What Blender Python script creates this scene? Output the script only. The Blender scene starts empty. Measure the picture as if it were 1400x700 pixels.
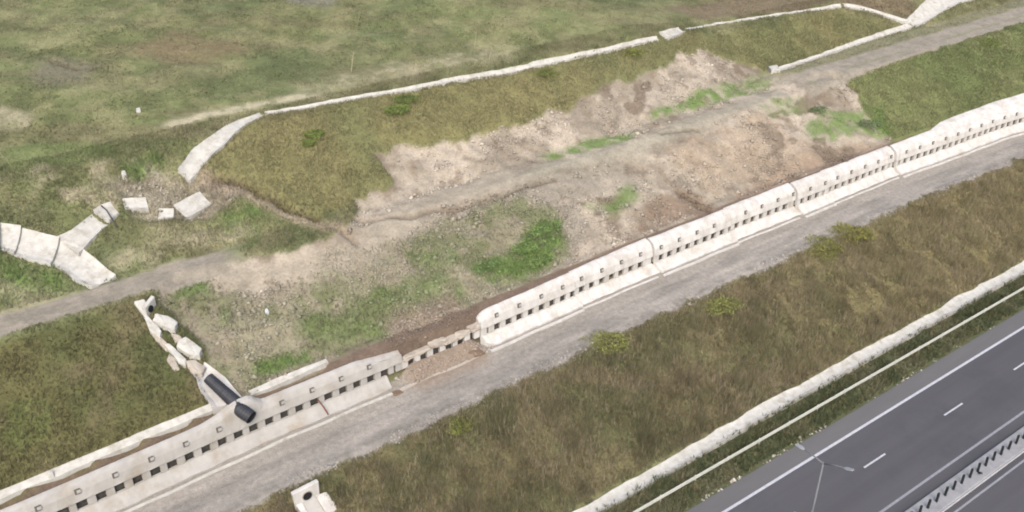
import bpy, bmesh, math, random
import numpy as np
from mathutils import Vector, Matrix
random.seed(7)
RNG = np.random.default_rng(11)
C = bpy.context.scene.collection
S = bpy.context.scene
R = math.radians

# ------------------------------------------------------------------ camera
FPX, HCAM = 1300.0, 56.0
PITCH = math.atan(735.0 / FPX)
HEAD = math.atan(2050.0 * math.cos(PITCH) / FPX)
c_hd = np.array([math.cos(HEAD), math.sin(HEAD), 0.0])
c_r = np.array([math.sin(HEAD), -math.cos(HEAD), 0.0])
c_f = c_hd * math.cos(PITCH) + np.array([0, 0, -math.sin(PITCH)])
c_u = np.cross(c_r, c_f)
CAM = np.array([0.0, 0.0, HCAM])
cd = bpy.data.cameras.new('camera'); cam = bpy.data.objects.new('camera', cd); C.objects.link(cam)
M = Matrix.Identity(4)
for i in range(3):
    M[i][0], M[i][1], M[i][2] = c_r[i], c_u[i], -c_f[i]
M.translation = Vector(CAM)
cam.matrix_world = M
cd.sensor_fit = 'HORIZONTAL'; cd.angle = 2 * math.atan(700 / FPX)
cd.clip_start = 0.5; cd.clip_end = 9000
S.camera = cam

# ------------------------------------------------------------------ light
SUN = Vector((-0.50, -0.70, 0.90)).normalized()
w = bpy.data.worlds.new('World'); S.world = w; w.use_nodes = True
nt = w.node_tree; bg = nt.nodes['Background']
sky = nt.nodes.new('ShaderNodeTexSky'); sky.sky_type = 'NISHITA'; sky.sun_disc = False
sky.sun_elevation = math.asin(SUN.z); sky.sun_rotation = math.atan2(SUN.x, SUN.y)
sky.air_density = 1.0; sky.dust_density = 4.0; sky.ozone_density = 0.6
nt.links.new(sky.outputs[0], bg.inputs[0]); bg.inputs[1].default_value = 0.135
sl = bpy.data.lights.new('sun', 'SUN'); sl.energy = 1.3; sl.angle = R(38); sl.color = (1, 0.96, 0.90)
so = bpy.data.objects.new('sun', sl); C.objects.link(so)
so.rotation_euler = SUN.to_track_quat('Z', 'Y').to_euler()
S.view_settings.view_transform = 'Standard'; S.view_settings.look = 'None'
S.view_settings.exposure = 1.28; S.view_settings.gamma = 1.0
S.cycles.filter_width = 1.9

# ------------------------------------------------------------------ helpers
def lin(r, g, b):
    return tuple(((c / 255) / 12.92 if c / 255 <= .04045 else ((c / 255 + .055) / 1.055) ** 2.4) for c in (r, g, b))
EXPO = 2.0
def alb(r, g, b):               # albedo that shows as roughly this sRGB colour in this light
    return np.array(lin(r, g, b)) / EXPO

def vnoise(x, y, seed=0):
    x = np.asarray(x, float); y = np.asarray(y, float)
    xi = np.floor(x).astype(np.int64); yi = np.floor(y).astype(np.int64)
    fx = x - xi; fy = y - yi
    fx = fx * fx * (3 - 2 * fx); fy = fy * fy * (3 - 2 * fy)
    def h(a, b):
        n = (a * 374761393 + b * 668265263 + seed * 1274126177) & 0xffffffff
        n = ((n ^ (n >> 13)) * 1274126177) & 0xffffffff
        n = (n ^ (n >> 16)) & 0xffffffff
        return n / 4294967295.0
    return (h(xi, yi) * (1 - fx) + h(xi + 1, yi) * fx) * (1 - fy) + (h(xi, yi + 1) * (1 - fx) + h(xi + 1, yi + 1) * fx) * fy
def fbm(x, y, s=1.0, o=4, seed=0):
    v = 0; a = .5; t = 0
    for k in range(o):
        v = v + a * vnoise(np.asarray(x) / s, np.asarray(y) / s, seed + k * 17); t += a; a *= .55; s *= .5
    return v / t                 # 0..1
def sst(a, b, x):
    t = np.clip((x - a) / (b - a), 0, 1); return t * t * (3 - 2 * t)

def ray(px, py):
    return c_f + c_r * (px - 700) / FPX - c_u * (py - 350) / FPX
def at(px, py, z):
    d = ray(px, py); t = (z - HCAM) / d[2]; return CAM + d * t

# wall line (world X -> world Y of the wall face)
WPX = [(-80, 772), (103, 693), (367, 575), (640, 462), (780, 402), (893, 355), (1003, 310), (1140, 257), (1225, 223), (1291, 200.6), (1366, 172.7), (1399, 163.5)]
_w = np.array([at(a, b, 6.7) for a, b in WPX])
WX = np.concatenate([[-400, -60], _w[:, 0], [150, 400]]); WY = np.concatenate([[59.0, 59.0], _w[:, 1], [58.6, 54.0]])
_xs = np.linspace(-400, 400, 3201); _ys = np.interp(_xs, WX, WY)
_k = np.hanning(41); _k /= _k.sum(); _ys2 = np.convolve(np.pad(_ys, 20, mode='edge'), _k, 'valid')
def Yw(x): return np.interp(x, _xs, _ys2)
def Xslot(px): return float(np.interp(px, [p[0] for p in WPX], _w[:, 0]))

# terrain base profile
PV = np.array([-4000, -60, -20, 8, 12.5, 14, 41.2, 43.0, 44.2, 53.4, 54.4, 59.0, 59.9, 60.9, 61.12, 62.6, 72.9, 73.6])
PZ = np.array([-3, -3, 1.5, -1.2, -.25, -.06, -.06, .1, .45, 5.15, 5.36, 5.42, 5.42, 5.5, 8.35, 8.9, 13.9, 14.15])
def base(X, Y):
    off = (Yw(X) - 60.5)
    wt = sst(46, 54, Y) * (1 - sst(66, 90, Y))
    V = Y - off * wt
    be = 76.6 + 4.6 * sst(85, 105, X)                      # far edge of the bench
    z = np.interp(V, PV, PZ)
    up = np.clip(V - be, 0, None)
    crest_run = np.clip(88.6 - be, 4, None)
    a = np.minimum(up, crest_run) * .5
    b = np.clip(up - crest_run, 0, None)
    z = z + a + np.minimum(b, 400) * .085
    z = z + sst(84, 100, Y) * ((fbm(X, Y, 26, 3, 5) - .5) * 2.6)
    return z

def ground0(px, py, f=base, n=600):
    d = ray(px, py); t = np.linspace(40, 420, n)
    P = CAM[None] + d[None] * t[:, None]
    h = P[:, 2] - f(P[:, 0], P[:, 1])
    i = np.argmax(h < 0) if (h < 0).any() else n - 1
    a, b = t[max(i - 1, 0)], t[i]
    for _ in range(14):
        m = (a + b) / 2; p = CAM + d * m
        if p[2] - float(f(np.array([p[0]]), np.array([p[1]]))[0]) < 0: b = m
        else: a = m
    return CAM + d * ((a + b) / 2)

def inpoly(X, Y, poly):
    r = np.zeros(X.shape, bool); n = len(poly)
    for i in range(n):
        x0, y0 = poly[i]; x1, y1 = poly[(i + 1) % n]
        c = ((y0 > Y) != (y1 > Y))
        with np.errstate(divide='ignore', invalid='ignore'):
            xi = (x1 - x0) * (Y - y0) / (y1 - y0 if y1 != y0 else 1e-9) + x0
        r ^= c & (X < xi)
    return r
def pxpoly(pts): return [tuple(ground0(a, b)[:2]) for a, b in pts]
def polydist(X, Y, line):
    d = np.full(X.shape, 1e9)
    for (x0, y0), (x1, y1) in zip(line[:-1], line[1:]):
        L = (x1 - x0) ** 2 + (y1 - y0) ** 2 + 1e-9
        t = np.clip(((X - x0) * (x1 - x0) + (Y - y0) * (y1 - y0)) / L, 0, 1)
        d = np.minimum(d, np.hypot(X - x0 - t * (x1 - x0), Y - y0 - t * (y1 - y0)))
    return d

# ------------------------------------------------------------------ terrain grid
def grow(a, b, st, f, n):
    o = [a]; 
    for i in range(n): o.append(o[-1] + st * (f ** (i + 1)))
    return o
gx = list(np.arange(-6, 60, .24)) + list(np.arange(60, 120, .30)) + list(np.arange(120, 215, .5))
gx = [-x for x in grow(6, 0, .24, 1.22, 42)][:0:-1] + gx + grow(215, 0, .5, 1.22, 40)[1:]
gy = list(np.arange(8, 42, .5)) + list(np.arange(42, 98, .22)) + list(np.arange(98, 175, .5))
gy = [8 - (x) for x in grow(0, 0, .5, 1.22, 36)][:0:-1] + gy + grow(175, 0, .5, 1.22, 40)[1:]
gx = np.array(gx); gy = np.array(gy)
NX, NY = len(gx), len(gy)
X, Y = np.meshgrid(gx, gy)         # (NY,NX)
wx = (fbm(X, Y, 2.4, 4, 31) - .5) * 2.6; wy = (fbm(X, Y, 2.4, 4, 47) - .5) * 2.6
XW, YW = X + wx, Y + wy
def blur(m, n=2):
    m = m.astype(float)
    for _ in range(n):
        p = np.pad(m, 1, mode='edge')
        m = (p[:-2, 1:-1] + p[2:, 1:-1] + p[1:-1, :-2] + p[1:-1, 2:] + 2 * p[1:-1, 1:-1]) / 6
    return m
def mask(pts, n=2, warp=1.0):
    return blur(inpoly(X + wx * warp, Y + wy * warp, pxpoly(pts)), n)
def pxdist(pts, warp=.5):
    return polydist(X + wx * warp, Y + wy * warp, pxpoly(pts))

m_slide = mask([(515, 205), (600, 187), (700, 173), (770, 150), (800, 128), (870, 106), (960, 68), (1020, 85), (1050, 100), (1100, 98), (1140, 98), (1168, 122),
                (1180, 150), (1200, 180), (1225, 192), (1210, 206), (1100, 245), (1000, 285), (900, 325), (800, 360), (655, 435), (545, 485), (480, 500), (430, 505),
                (330, 545), (300, 510), (255, 455), (215, 400), (230, 375), (330, 352), (450, 330), (478, 305), (480, 278), (545, 245)], 3)
m_slide = sst(.25, .75, m_slide)
m_weed = mask([(480, 335), (560, 320), (620, 290), (690, 270), (770, 275), (775, 340), (740, 380), (655, 428), (560, 478), (480, 492), (430, 505), (330, 545), (290, 500), (215, 400), (240, 375), (340, 392), (400, 385)], 7, 1.6)
m_slump = mask([(180, 215), (245, 245), (290, 235), (335, 255), (320, 275), (290, 300), (215, 300), (165, 280), (150, 240)], 4)
GREEN = [
    ([(890, 150), (950, 125), (1045, 97), (1052, 108), (970, 138), (892, 163)], .9), ([(735, 205), (800, 188), (868, 172), (862, 184), (795, 202), (740, 213)], .9),
    ([(650, 355), (690, 345), (720, 305), (770, 292), (768, 325), (745, 362), (695, 378), (650, 372)], 1.0), ([(800, 280), (835, 262), (868, 247), (872, 262), (835, 290)], .75),
    ([(430, 440), (480, 410), (540, 378), (600, 372), (640, 400), (590, 440), (520, 450), (450, 465)], .55), ([(330, 492), (370, 472), (425, 464), (425, 486), (385, 500), (350, 510)], 1.0),
    ([(1105, 152), (1160, 145), (1210, 150), (1215, 185), (1150, 182), (1100, 175)], .8), ([(1040, 138), (1090, 120), (1105, 140), (1060, 158)], .6),
    ([(500, 395), (560, 380), (590, 388), (530, 408), (495, 412)], .8), ([(400, 435), (440, 425), (470, 436), (420, 450)], .7), ([(940, 135), (1000, 118), (1058, 100), (1052, 112), (1000, 130), (945, 145)], .9), ([(310, 290), (350, 282), (365, 310), (345, 345), (312, 340)], .7), ([(240, 386), (285, 378), (282, 392), (245, 402)], .9), ([(-60, 345), (0, 348), (90, 368), (82, 400), (0, 415), (-60, 420)], .75),
    ([(155, 225), (205, 208), (210, 228), (165, 238)], .8), ([(0, 200), (120, 190), (170, 210), (60, 235), (0, 235)], .35), ([(560, 345), (620, 330), (640, 350), (580, 365)], .5), ([(285, 420), (312, 415), (310, 440), (290, 440)], .6),
    ([(0, 560), (60, 560), (60, 610), (10, 620)], .25)]
m_green = np.zeros(X.shape)
for p, s in GREEN: m_green = np.maximum(m_green, s * mask(p, 4, .5 if s == .9 else 1.1))
m_upcut = mask([(250, 245), (300, 195), (360, 160), (500, 132), (700, 100), (905, 50), (1150, 10), (1240, 35), (1060, 96), (960, 66), (870, 104), (800, 126), (770, 150), (700, 173), (600, 186), (515, 205), (545, 245), (480, 278), (440, 298), (380, 280), (310, 240)], 3)
m_rup = mask([(1140, 98), (1250, 52), (1400, 18), (1500, -8), (1600, 60), (1420, 128), (1290, 178), (1210, 200), (1200, 180), (1175, 140)], 3)
m_dark = mask([(815, 305), (850, 285), (900, 258), (960, 258), (985, 283), (900, 318), (850, 335)], 5, 1.5)
m_tread = np.exp(-(pxdist([(640, 250), (700, 236), (770, 220), (860, 197), (960, 157), (1065, 120)], .3) / 1.3) ** 2)
m_track2 = np.exp(-(pxdist([(300, 372), (380, 366), (440, 356), (500, 335), (540, 300), (600, 262), (700, 238)], .6) / 1.7) ** 2)
m_pale = np.maximum.reduce([np.exp(-(pxdist([(235, 172), (280, 158), (350, 143), (430, 128)], .3) / .75) ** 2), .6 * np.exp(-(pxdist([(430, 125), (500, 105), (600, 88), (690, 72)], 1.5) / 2.2) ** 2),
                            .8 * mask([(-40, 148), (20, 148), (48, 160), (40, 178), (-40, 178)], 4, 1.5), .95 * mask([(60, 240), (200, 225), (240, 255), (160, 300), (60, 290)], 6, 2.5) * sst(.42, .6, fbm(X, Y, 1.5, 3, 410)),
                            .6 * np.exp(-(pxdist([(-20, 485), (20, 430)], .6) / .6) ** 2), .5 * mask([(0, 385), (110, 405), (90, 425), (0, 440)], 4, 1.5),
                            .7 * np.exp(-(pxdist([(170, 348), (230, 330), (330, 325)], 1.2) / 1.1) ** 2)])
m_field = mask([(900, 12), (1000, -2), (1100, -25), (1260, -25), (1245, 28), (1150, 4), (960, 28)], 5, 2.0)
m_redp = mask([(180, 60), (240, 45), (320, 55), (330, 75), (240, 90), (185, 80)], 6, 2.0)
m_greypatch = mask([(40, 95), (80, 78), (125, 92), (120, 112), (60, 115)], 6, 2.5)
m_greypatch2 = mask([(380, -8), (470, -10), (450, 8), (400, 8)], 4, 1)
# scarps and cracks
CR = [([(292, 238), (322, 244), (345, 256), (380, 276), (408, 288), (436, 297)], .8, .34), ([(470, 297), (560, 289), (640, 272), (690, 262), (760, 243)], .35, .30),
      ([(1142, 100), (1158, 112), (1172, 122)], .7, .4), ([(430, 300), (460, 312), (482, 322)], .35, .4), ([(905, 175), (955, 172)], .25, .25), ([(560, 448), (585, 436), (600, 433)], .5, .3),
      ([(930, 258), (955, 272), (978, 290)], .45, .45), ([(65, 85), (105, 95)], .25, .3), ([(385, 4), (440, 4)], .3, .4)]
Z = base(X, Y)
crack = np.zeros(X.shape)
for p, d, wd in CR:
    g = np.exp(-(pxdist(p, .35) / wd) ** 2); Z = Z - g * d; crack = np.maximum(crack, g)
V = Y - (Yw(X) - 60.5)
keep = sst(62.0, 63.4, V)                                # do not disturb the wall seat
ms = blur(m_slide, 6) * keep
lump = (fbm(X, Y, 6, 5, 77) - .5) * 1.3 + (fbm(X, Y * 1.8, 1.3, 3, 91) - .5) * .38
Z = Z + ms * (-.55 + lump * (1 - .75 * np.clip(m_tread + m_track2, 0, 1)))
Z = Z - blur(m_slump, 5) * .8 + blur(m_slump, 3) * lump * .7
grassy = sst(43, 44.5, Y) * (1 - ms)
off_road = 1 - (sst(53.0, 54.0, V) * (1 - sst(62.5, 63.5, V)))
Z = Z + off_road * grassy * ((fbm(X, Y, 1.6, 3, 13) - .5) * .3)
Z = Z + sst(90, 110, Y) * (fbm(X, Y, 9, 3, 19) - .5) * 1.0
# gravel of the access road: slightly rutted
onr = sst(53.4, 54.2, V) * (1 - sst(59.0, 59.4, V))
Z = Z + onr * ((fbm(X / 3, Y, 1.0, 3, 3) - .5) * .10 - .05 * np.exp(-((V - 55.6) / .3) ** 2) - .05 * np.exp(-((V - 57.4) / .3) ** 2))
# debris lying over the apron where the wall is buried
XD0, XD1 = Xslot(540), Xslot(652)
deb = sst(XD0 - .6, XD0 + 1.0, X) * (1 - sst(XD1 - .9, XD1 + .3, X))
apz = 5.44 + 1.0 * sst(58.9, 60.45, V)
Z = np.where((V < 60.6) & (V > 58.3), np.maximum(Z, 5.42 + (apz - 5.42) * deb + deb * .22 * (fbm(X, Y, .9, 3, 8) - .3) * sst(58.6, 59.2, V)), Z)
# trench behind the left part of the wall
XT = Xslot(430) + 1.5
tr = (1 - sst(XT - .8, XT + .8, X)) * np.clip(sst(61.12, 61.2, V) * (1 - sst(62.0, 62.2, V)), 0, 1)
Z = Z - tr * .75
_c = at(420, 676, 5.0); NXC, NYC = float(_c[0]), float(_c[1])
Z = Z - 1.7 * np.exp(-((X - NXC) / 1.25) ** 4) * sst(NYC + .25, NYC - .05, Y) * sst(NYC - 4.5, NYC - 2.2, Y)
def Zat(x, y):
    x = np.atleast_1d(np.asarray(x, float)); y = np.atleast_1d(np.asarray(y, float))
    i = np.clip(np.searchsorted(gx, x) - 1, 0, NX - 2); j = np.clip(np.searchsorted(gy, y) - 1, 0, NY - 2)
    fx = np.clip((x - gx[i]) / (gx[i + 1] - gx[i]), 0, 1); fy = np.clip((y - gy[j]) / (gy[j + 1] - gy[j]), 0, 1)
    return (Z[j, i] * (1 - fx) + Z[j, i + 1] * fx) * (1 - fy) + (Z[j + 1, i] * (1 - fx) + Z[j + 1, i + 1] * fx) * fy
def G(px, py): return ground0(px, py, Zat, 900)

# ------------------------------------------------------------------ ground colours (materials of the ground itself)
n1 = fbm(X, Y, 14, 4, 101); n2 = fbm(X, Y, 4, 4, 102); n3 = fbm(X, Y, 1.1, 3, 103); n4 = fbm(X * .5 + Y, Y * .35, 3, 4, 104)
def mixc(a, b, t): return a * (1 - t[..., None]) + b * t[..., None]
def full(c): return np.broadcast_to(np.asarray(c, float), X.shape + (3,)).copy()
k = 1
hill = mixc(full(alb(124, 130, 88)), alb(142, 142, 103), sst(.42, .62, n2)); hill = mixc(hill, alb(108, 118, 80), sst(.50, .70, n1) * .7); hill = mixc(hill, alb(132, 126, 94), sst(.55, .72, n4) * .5)
hm = fbm(X, Y, 2.6, 5, 404); hill = hill * (.80 + .36 * sst(.3, .7, hm))[..., None]; hill = mixc(hill, alb(158, 150, 116), sst(.60, .72, fbm(X * .6, Y, 3.0, 5, 405)) * .35)
col = hill
upcut = mixc(full(alb(138, 134, 92)), alb(127, 129, 88), sst(.4, .6, n1)); upcut = mixc(upcut, alb(146, 138, 98), sst(.55, .7, n2) * .4)
col = mixc(col, upcut, m_upcut)
rup = mixc(full(alb(128, 135, 88)), alb(118, 129, 82), sst(.42, .62, n1)); rup = mixc(rup, alb(138, 139, 98), sst(.55, .72, n4) * .5)
col = mixc(col, rup, np.maximum(m_rup, (V > 61.5) * (X > 150) * (V < 80) * 1.0))
# grass below the bench, left
ll = sst(61.5, 62.2, V) * (1 - sst(72.6, 74, V)) * (1 - sst(22, 26, X - (Y - 61) * .0)) * 1.0
lcol = mixc(full(alb(112, 109, 72)), alb(100, 105, 68), sst(.42, .6, n1)); lcol = mixc(lcol, alb(126, 116, 88), sst(.52, .7, n2) * .7)
col = mixc(col, lcol, ll)
# lower cutting slope
lo = sst(43.0, 43.4, Y) * (1 - sst(53.6, 54.2, V))
lc = mixc(full(alb(122, 116, 84)), alb(108, 109, 76), sst(.42, .62, n2)); lc = mixc(lc, alb(136, 123, 96), sst(.55, .72, n4) * .6); lc = mixc(lc, alb(122, 104, 82), sst(.55, .7, n1) * .5); lc = mixc(lc, alb(146, 136, 96), sst(45, 110, X) * .75)
col = mixc(col, lc, lo)
soil = mixc(full(alb(186, 175, 157)), alb(164, 153, 136), sst(.42, .6, n2)); soil = mixc(soil, alb(203, 190, 172), sst(.5, .7, fbm(X, Y, 7, 3, 55)) * .8); soil = mixc(soil, alb(146, 130, 112), sst(.58, .72, n3) * .6)
soil = mixc(soil, alb(166, 158, 144), .7 * mask([(480, 300), (620, 285), (760, 240), (860, 215), (900, 250), (800, 290), (780, 350), (700, 330), (560, 330)], 8, 2.0) * sst(.3, .6, n2))
soil = mixc(soil, alb(164, 144, 124), .8 * mask([(1050, 232), (1110, 200), (1180, 192), (1232, 196), (1210, 212), (1100, 252), (1010, 285), (1000, 270)], 5, 1.2))
soil = mixc(soil, alb(178, 160, 138), .6 * mask([(900, 200), (1040, 150), (1090, 180), (1150, 200), (1050, 240), (960, 255)], 6, 2.0))
soil = mixc(soil, alb(132, 118, 102), .85 * sst(.55, .64, fbm(X, Y * 1.6, 3.2, 4, 303)) * sst(.4, .6, n1))
col = mixc(col, soil, np.clip(m_slide + m_slump * .75, 0, 1))
weed = mixc(full(alb(150, 146, 120)), alb(124, 130, 92), sst(.4, .6, n2)); weed = mixc(weed, alb(166, 156, 136), sst(.5, .68, n3) * .7)
col = mixc(col, weed, m_weed * .85)
col = mixc(col, alb(146, 128, 110), m_dark * sst(.3, .55, n2) * .9)
col = mixc(col, alb(176, 170, 152), m_tread * .8 * (1 - m_green))
col = mixc(col, alb(180, 170, 152), m_track2 * .85 * m_slide)
col = mixc(col, alb(112, 142, 72), m_green * (.35 + .65 * sst(.3, .5, n3)) * .92)
col = mixc(col, alb(180, 172, 142), np.clip(m_pale * (.55 + .8 * sst(.35, .6, n3)), 0, 1) * .9)
lb = np.exp(-(pxdist([(235, 172), (280, 158), (350, 143), (430, 128)], .3) / .6) ** 2); col = mixc(col, alb(198, 190, 160), lb * sst(.3, .45, n3) * .9)
col = mixc(col, alb(136, 120, 100), m_field * .8); col = mixc(col, alb(140, 122, 96), m_redp * .6)
col = mixc(col, alb(134, 128, 112), m_greypatch * .6); col = mixc(col, alb(140, 140, 125), m_greypatch2 * .8)
col = mixc(col, alb(96, 82, 66), crack * .6)
cb = np.exp(-(pxdist([(282, 238), (315, 252), (340, 266), (375, 286), (405, 296), (470, 318)], .9) / .8) ** 2)
col = mixc(col, alb(176, 160, 140), cb * .8)
col = mixc(col, alb(70, 60, 48), np.exp(-(pxdist(CR[0][0], .35) / .22) ** 2) * .8)
# bench track
XB = X
trk_far = 76.3 + 1.6 * sst(90, 105, X) + (fbm(X, Y * 0, 3, 3, 60) - .5) * .8; trk_near = 73.2 + (fbm(X, Y * 0, 3, 3, 61) - .5) * .8
trk = sst(-.3, .3, Y - (trk_near - .3)) * (1 - sst(-.3, .3, Y - (trk_far - .0)))
xl = Xslot(100) ; 
pl = pxpoly([(330, 360), (1100, 108)])
trkx = np.maximum(1 - sst(pl[0][0] - 2, pl[0][0] + 2, X), sst(pl[1][0] - 4, pl[1][0], X))
trk = trk * trkx
tc = mixc(full(alb(174, 165, 149)), alb(160, 152, 137), sst(.4, .65, n3)); tc = mixc(tc, alb(140, 142, 112), np.exp(-((Y - 75.0) / .35) ** 2) * sst(.45, .6, n2) * .6 * (X > 90))
wide = sst(90, 104, X) * sst(76.5, 77.5, Y) * (1 - sst(80.2, 81.2, Y))
col = mixc(col, alb(152, 148, 124), wide * (.4 + .4 * n3)); col = mixc(col, tc, trk)
# access road
r0 = 53.9 + (fbm(X, X * 0, 2.2, 4, 71) - .5) * 1.3
road = sst(-.2, .2, V - r0) * (1 - sst(60.4, 60.6, V))
rc = mixc(full(alb(176, 169, 159)), alb(158, 152, 143), sst(.4, .7, fbm(X / 4, Y, 1.4, 4, 72))); rc = mixc(rc, alb(190, 182, 171), sst(.5, .75, fbm(X / 6, V, .9, 3, 73)) * .6)
rc = mixc(rc, alb(142, 137, 128), (np.exp(-((V - 54.6) / .4) ** 2)) * sst(.35, .6, n3) * .8)
rc = mixc(rc, alb(178, 170, 158), sst(57.8, 58.8, V) * .7)
rc = mixc(rc, alb(164, 148, 132), .8 * deb * sst(56.6, 58.6, V + 1.2 * (n2 - .5)))
col = mixc(col, rc, road)
col = mixc(col, alb(160, 144, 128), deb * sst(58.2, 59.0, V) * (1 - sst(63, 65.5, V)) * .9)
col = mixc(col, alb(126, 110, 96), sst(60.7, 61.0, V) * (1 - sst(62.1, 62.2, V)))
# verge
vg = sst(36.5, 37, Y) * (1 - sst(42.8, 43, Y)); col = mixc(col, alb(104, 108, 78), vg)
far = (np.abs(X - 100) > 260) | (Y > 260) | (Y < 4); col = mixc(col, alb(116, 122, 82), blur(far, 1))
col = np.clip(col, 0.004, .8)

# ------------------------------------------------------------------ materials
MATS = {}
def newmat(name):
    m = bpy.data.materials.new(name); m.use_nodes = True; MATS[name] = m
    n = m.node_tree.nodes; return m, n, m.node_tree.links, n['Principled BSDF']
def mat_attr(name, rough=1.0, var=(.62, 1.3), scales=(1.6, 9.0), bump=.35, spec=.15, bscale=5.0):
    m, n, l, p = newmat(name)
    a = n.new('ShaderNodeAttribute'); a.attribute_name = 'Col'
    g = n.new('ShaderNodeNewGeometry')
    prev = a.outputs['Color']
    for sc in scales:
        t = n.new('ShaderNodeTexNoise'); t.inputs['Scale'].default_value = sc; t.inputs['Detail'].default_value = 5; t.inputs['Roughness'].default_value = .65
        l.new(g.outputs['Position'], t.inputs['Vector'])
        r = n.new('ShaderNodeMapRange'); r.inputs[1].default_value = .3; r.inputs[2].default_value = .7; r.inputs[3].default_value = var[0]; r.inputs[4].default_value = var[1]
        l.new(t.outputs['Fac'], r.inputs[0])
        v = n.new('ShaderNodeVectorMath'); v.operation = 'SCALE'; l.new(prev, v.inputs[0]); l.new(r.outputs[0], v.inputs['Scale']); prev = v.outputs[0]
    l.new(prev, p.inputs['Base Color']); p.inputs['Roughness'].default_value = rough; p.inputs['Specular IOR Level'].default_value = spec
    if bump:
        t = n.new('ShaderNodeTexNoise'); t.inputs['Scale'].default_value = bscale; t.inputs['Detail'].default_value = 6; l.new(g.outputs['Position'], t.inputs['Vector'])
        b = n.new('ShaderNodeBump'); b.inputs['Strength'].default_value = bump; b.inputs['Distance'].default_value = .12
        l.new(t.outputs['Fac'], b.inputs['Height']); l.new(b.outputs[0], p.inputs['Normal'])
    return m
def mat_noise(name, c1, c2, scale=2.0, rough=.9, bump=.2, spec=.25, c3=None, s3=.4, stretch=(1, 1, 1), lo=.35, hi=.65, metal=0, bdist=.03):
    m, n, l, p = newmat(name)
    g = n.new('ShaderNodeNewGeometry'); mp = n.new('ShaderNodeMapping'); mp.inputs['Scale'].default_value = stretch
    l.new(g.outputs['Position'], mp.inputs[0])
    t = n.new('ShaderNodeTexNoise'); t.inputs['Scale'].default_value = scale; t.inputs['Detail'].default_value = 7; t.inputs['Roughness'].default_value = .65; l.new(mp.outputs[0], t.inputs['Vector'])
    r = n.new('ShaderNodeValToRGB'); r.color_ramp.elements[0].position = lo; r.color_ramp.elements[1].position = hi
    r.color_ramp.elements[0].color = (*c1, 1); r.color_ramp.elements[1].color = (*c2, 1); l.new(t.outputs['Fac'], r.inputs[0]); out = r.outputs[0]
    if c3 is not None:
        t3 = n.new('ShaderNodeTexNoise'); t3.inputs['Scale'].default_value = s3; t3.inputs['Detail'].default_value = 6; t3.inputs['Roughness'].default_value = .7; l.new(g.outputs['Position'], t3.inputs['Vector'])
        q = n.new('ShaderNodeMapRange'); q.inputs[1].default_value = .50; q.inputs[2].default_value = .72; l.new(t3.outputs['Fac'], q.inputs[0])
        mx = n.new('ShaderNodeMix'); mx.data_type = 'RGBA'; l.new(q.outputs[0], mx.inputs[0]); l.new(out, mx.inputs[6]); mx.inputs[7].default_value = (*c3, 1); out = mx.outputs[2]
    l.new(out, p.inputs['Base Color']); p.inputs['Roughness'].default_value = rough; p.inputs['Specular IOR Level'].default_value = spec; p.inputs['Metallic'].default_value = metal
    if bump:
        b = n.new('ShaderNodeBump'); b.inputs['Strength'].default_value = bump; b.inputs['Distance'].default_value = bdist
        l.new(t.outputs['Fac'], b.inputs['Height']); l.new(b.outputs[0], p.inputs['Normal'])
    return m
m_ground = mat_attr('ground_cover', var=(.78, 1.2), scales=(1.3, 6.0), bump=.6)
m_soil = mat_attr('bare_soil', var=(.80, 1.16), scales=(.8, 4.0), bump=.7, bscale=3.0)
m_gravel = mat_attr('gravel', var=(.80, 1.18), scales=(2.2, 9.0), bump=.4, bscale=14)
m_blade = mat_attr('grass_blades', var=(.85, 1.15), scales=(3.0,), bump=0, rough=.9)
m_conc = mat_noise('pale_concrete', alb(208, 204, 198), alb(236, 233, 228), 1.3, c3=alb(198, 190, 178), s3=.5, stretch=(1, 1, .3), bump=.25)
m_concg = mat_noise('grey_concrete', alb(184, 181, 175), alb(200, 197, 191), .9, c3=alb(172, 160, 142), s3=.35, stretch=(1, 1, .35), bump=.25)
m_ditch = mat_noise('weathered_concrete', alb(200, 197, 188), alb(222, 220, 212), 1.7, c3=alb(176, 170, 156), s3=.9, bump=.3, bdist=.05)
m_rubc = mat_noise('broken_concrete', alb(188, 178, 164), alb(212, 202, 188), 1.5, c3=alb(160, 148, 132), s3=1.5, bump=.6, bdist=.06)
m_clod = mat_noise('damp_soil', alb(120, 100, 84), alb(140, 120, 102), 3, bump=.5)
m_slot = mat_noise('slot_shade_and_dark_rod', (.03, .028, .025), (.06, .055, .05), 3, bump=.1)  # shade of the wall openings painted near-black; also the dark rod's own colour
m_asph = mat_noise('asphalt', alb(102, 101, 104) * .75, alb(114, 113, 116) * .77, .25, rough=.85, c3=alb(96, 96, 102) * .77, s3=.12, stretch=(.06, 1.6, 1), bump=0, lo=.3, hi=.7)
m_asph2 = mat_noise('worn_asphalt', alb(124, 122, 122) * .8, alb(132, 130, 130) * .8, .4, rough=.9, stretch=(.2, 1, 1), bump=0)
m_paint = mat_noise('road_paint', alb(196, 196, 202), alb(222, 222, 226), 3, rough=.6, bump=0)
m_paintd = mat_noise('worn_road_paint', alb(150, 150, 156), alb(170, 170, 176), 3, rough=.7, bump=0)
m_med = mat_noise('median_concrete', alb(160, 160, 162), alb(174, 174, 176), 1.4, c3=alb(146, 146, 148), s3=.8, bump=.1)
m_bladeg = mat_noise('dark_plastic', (.012, .016, .016), (.02, .024, .024), 4, rough=.5, bump=0)
m_steel = mat_noise('galvanised_steel', alb(190, 192, 178), alb(206, 206, 194), 2, rough=.55, metal=.0, bump=0)
m_pole = mat_noise('grey_painted_steel', alb(118, 120, 124), alb(130, 132, 136), 2, rough=.5, bump=0)
m_lamp = mat_noise('pale_lamp_housing', alb(158, 160, 164), alb(172, 174, 178), 2, rough=.4, bump=0)
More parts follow.
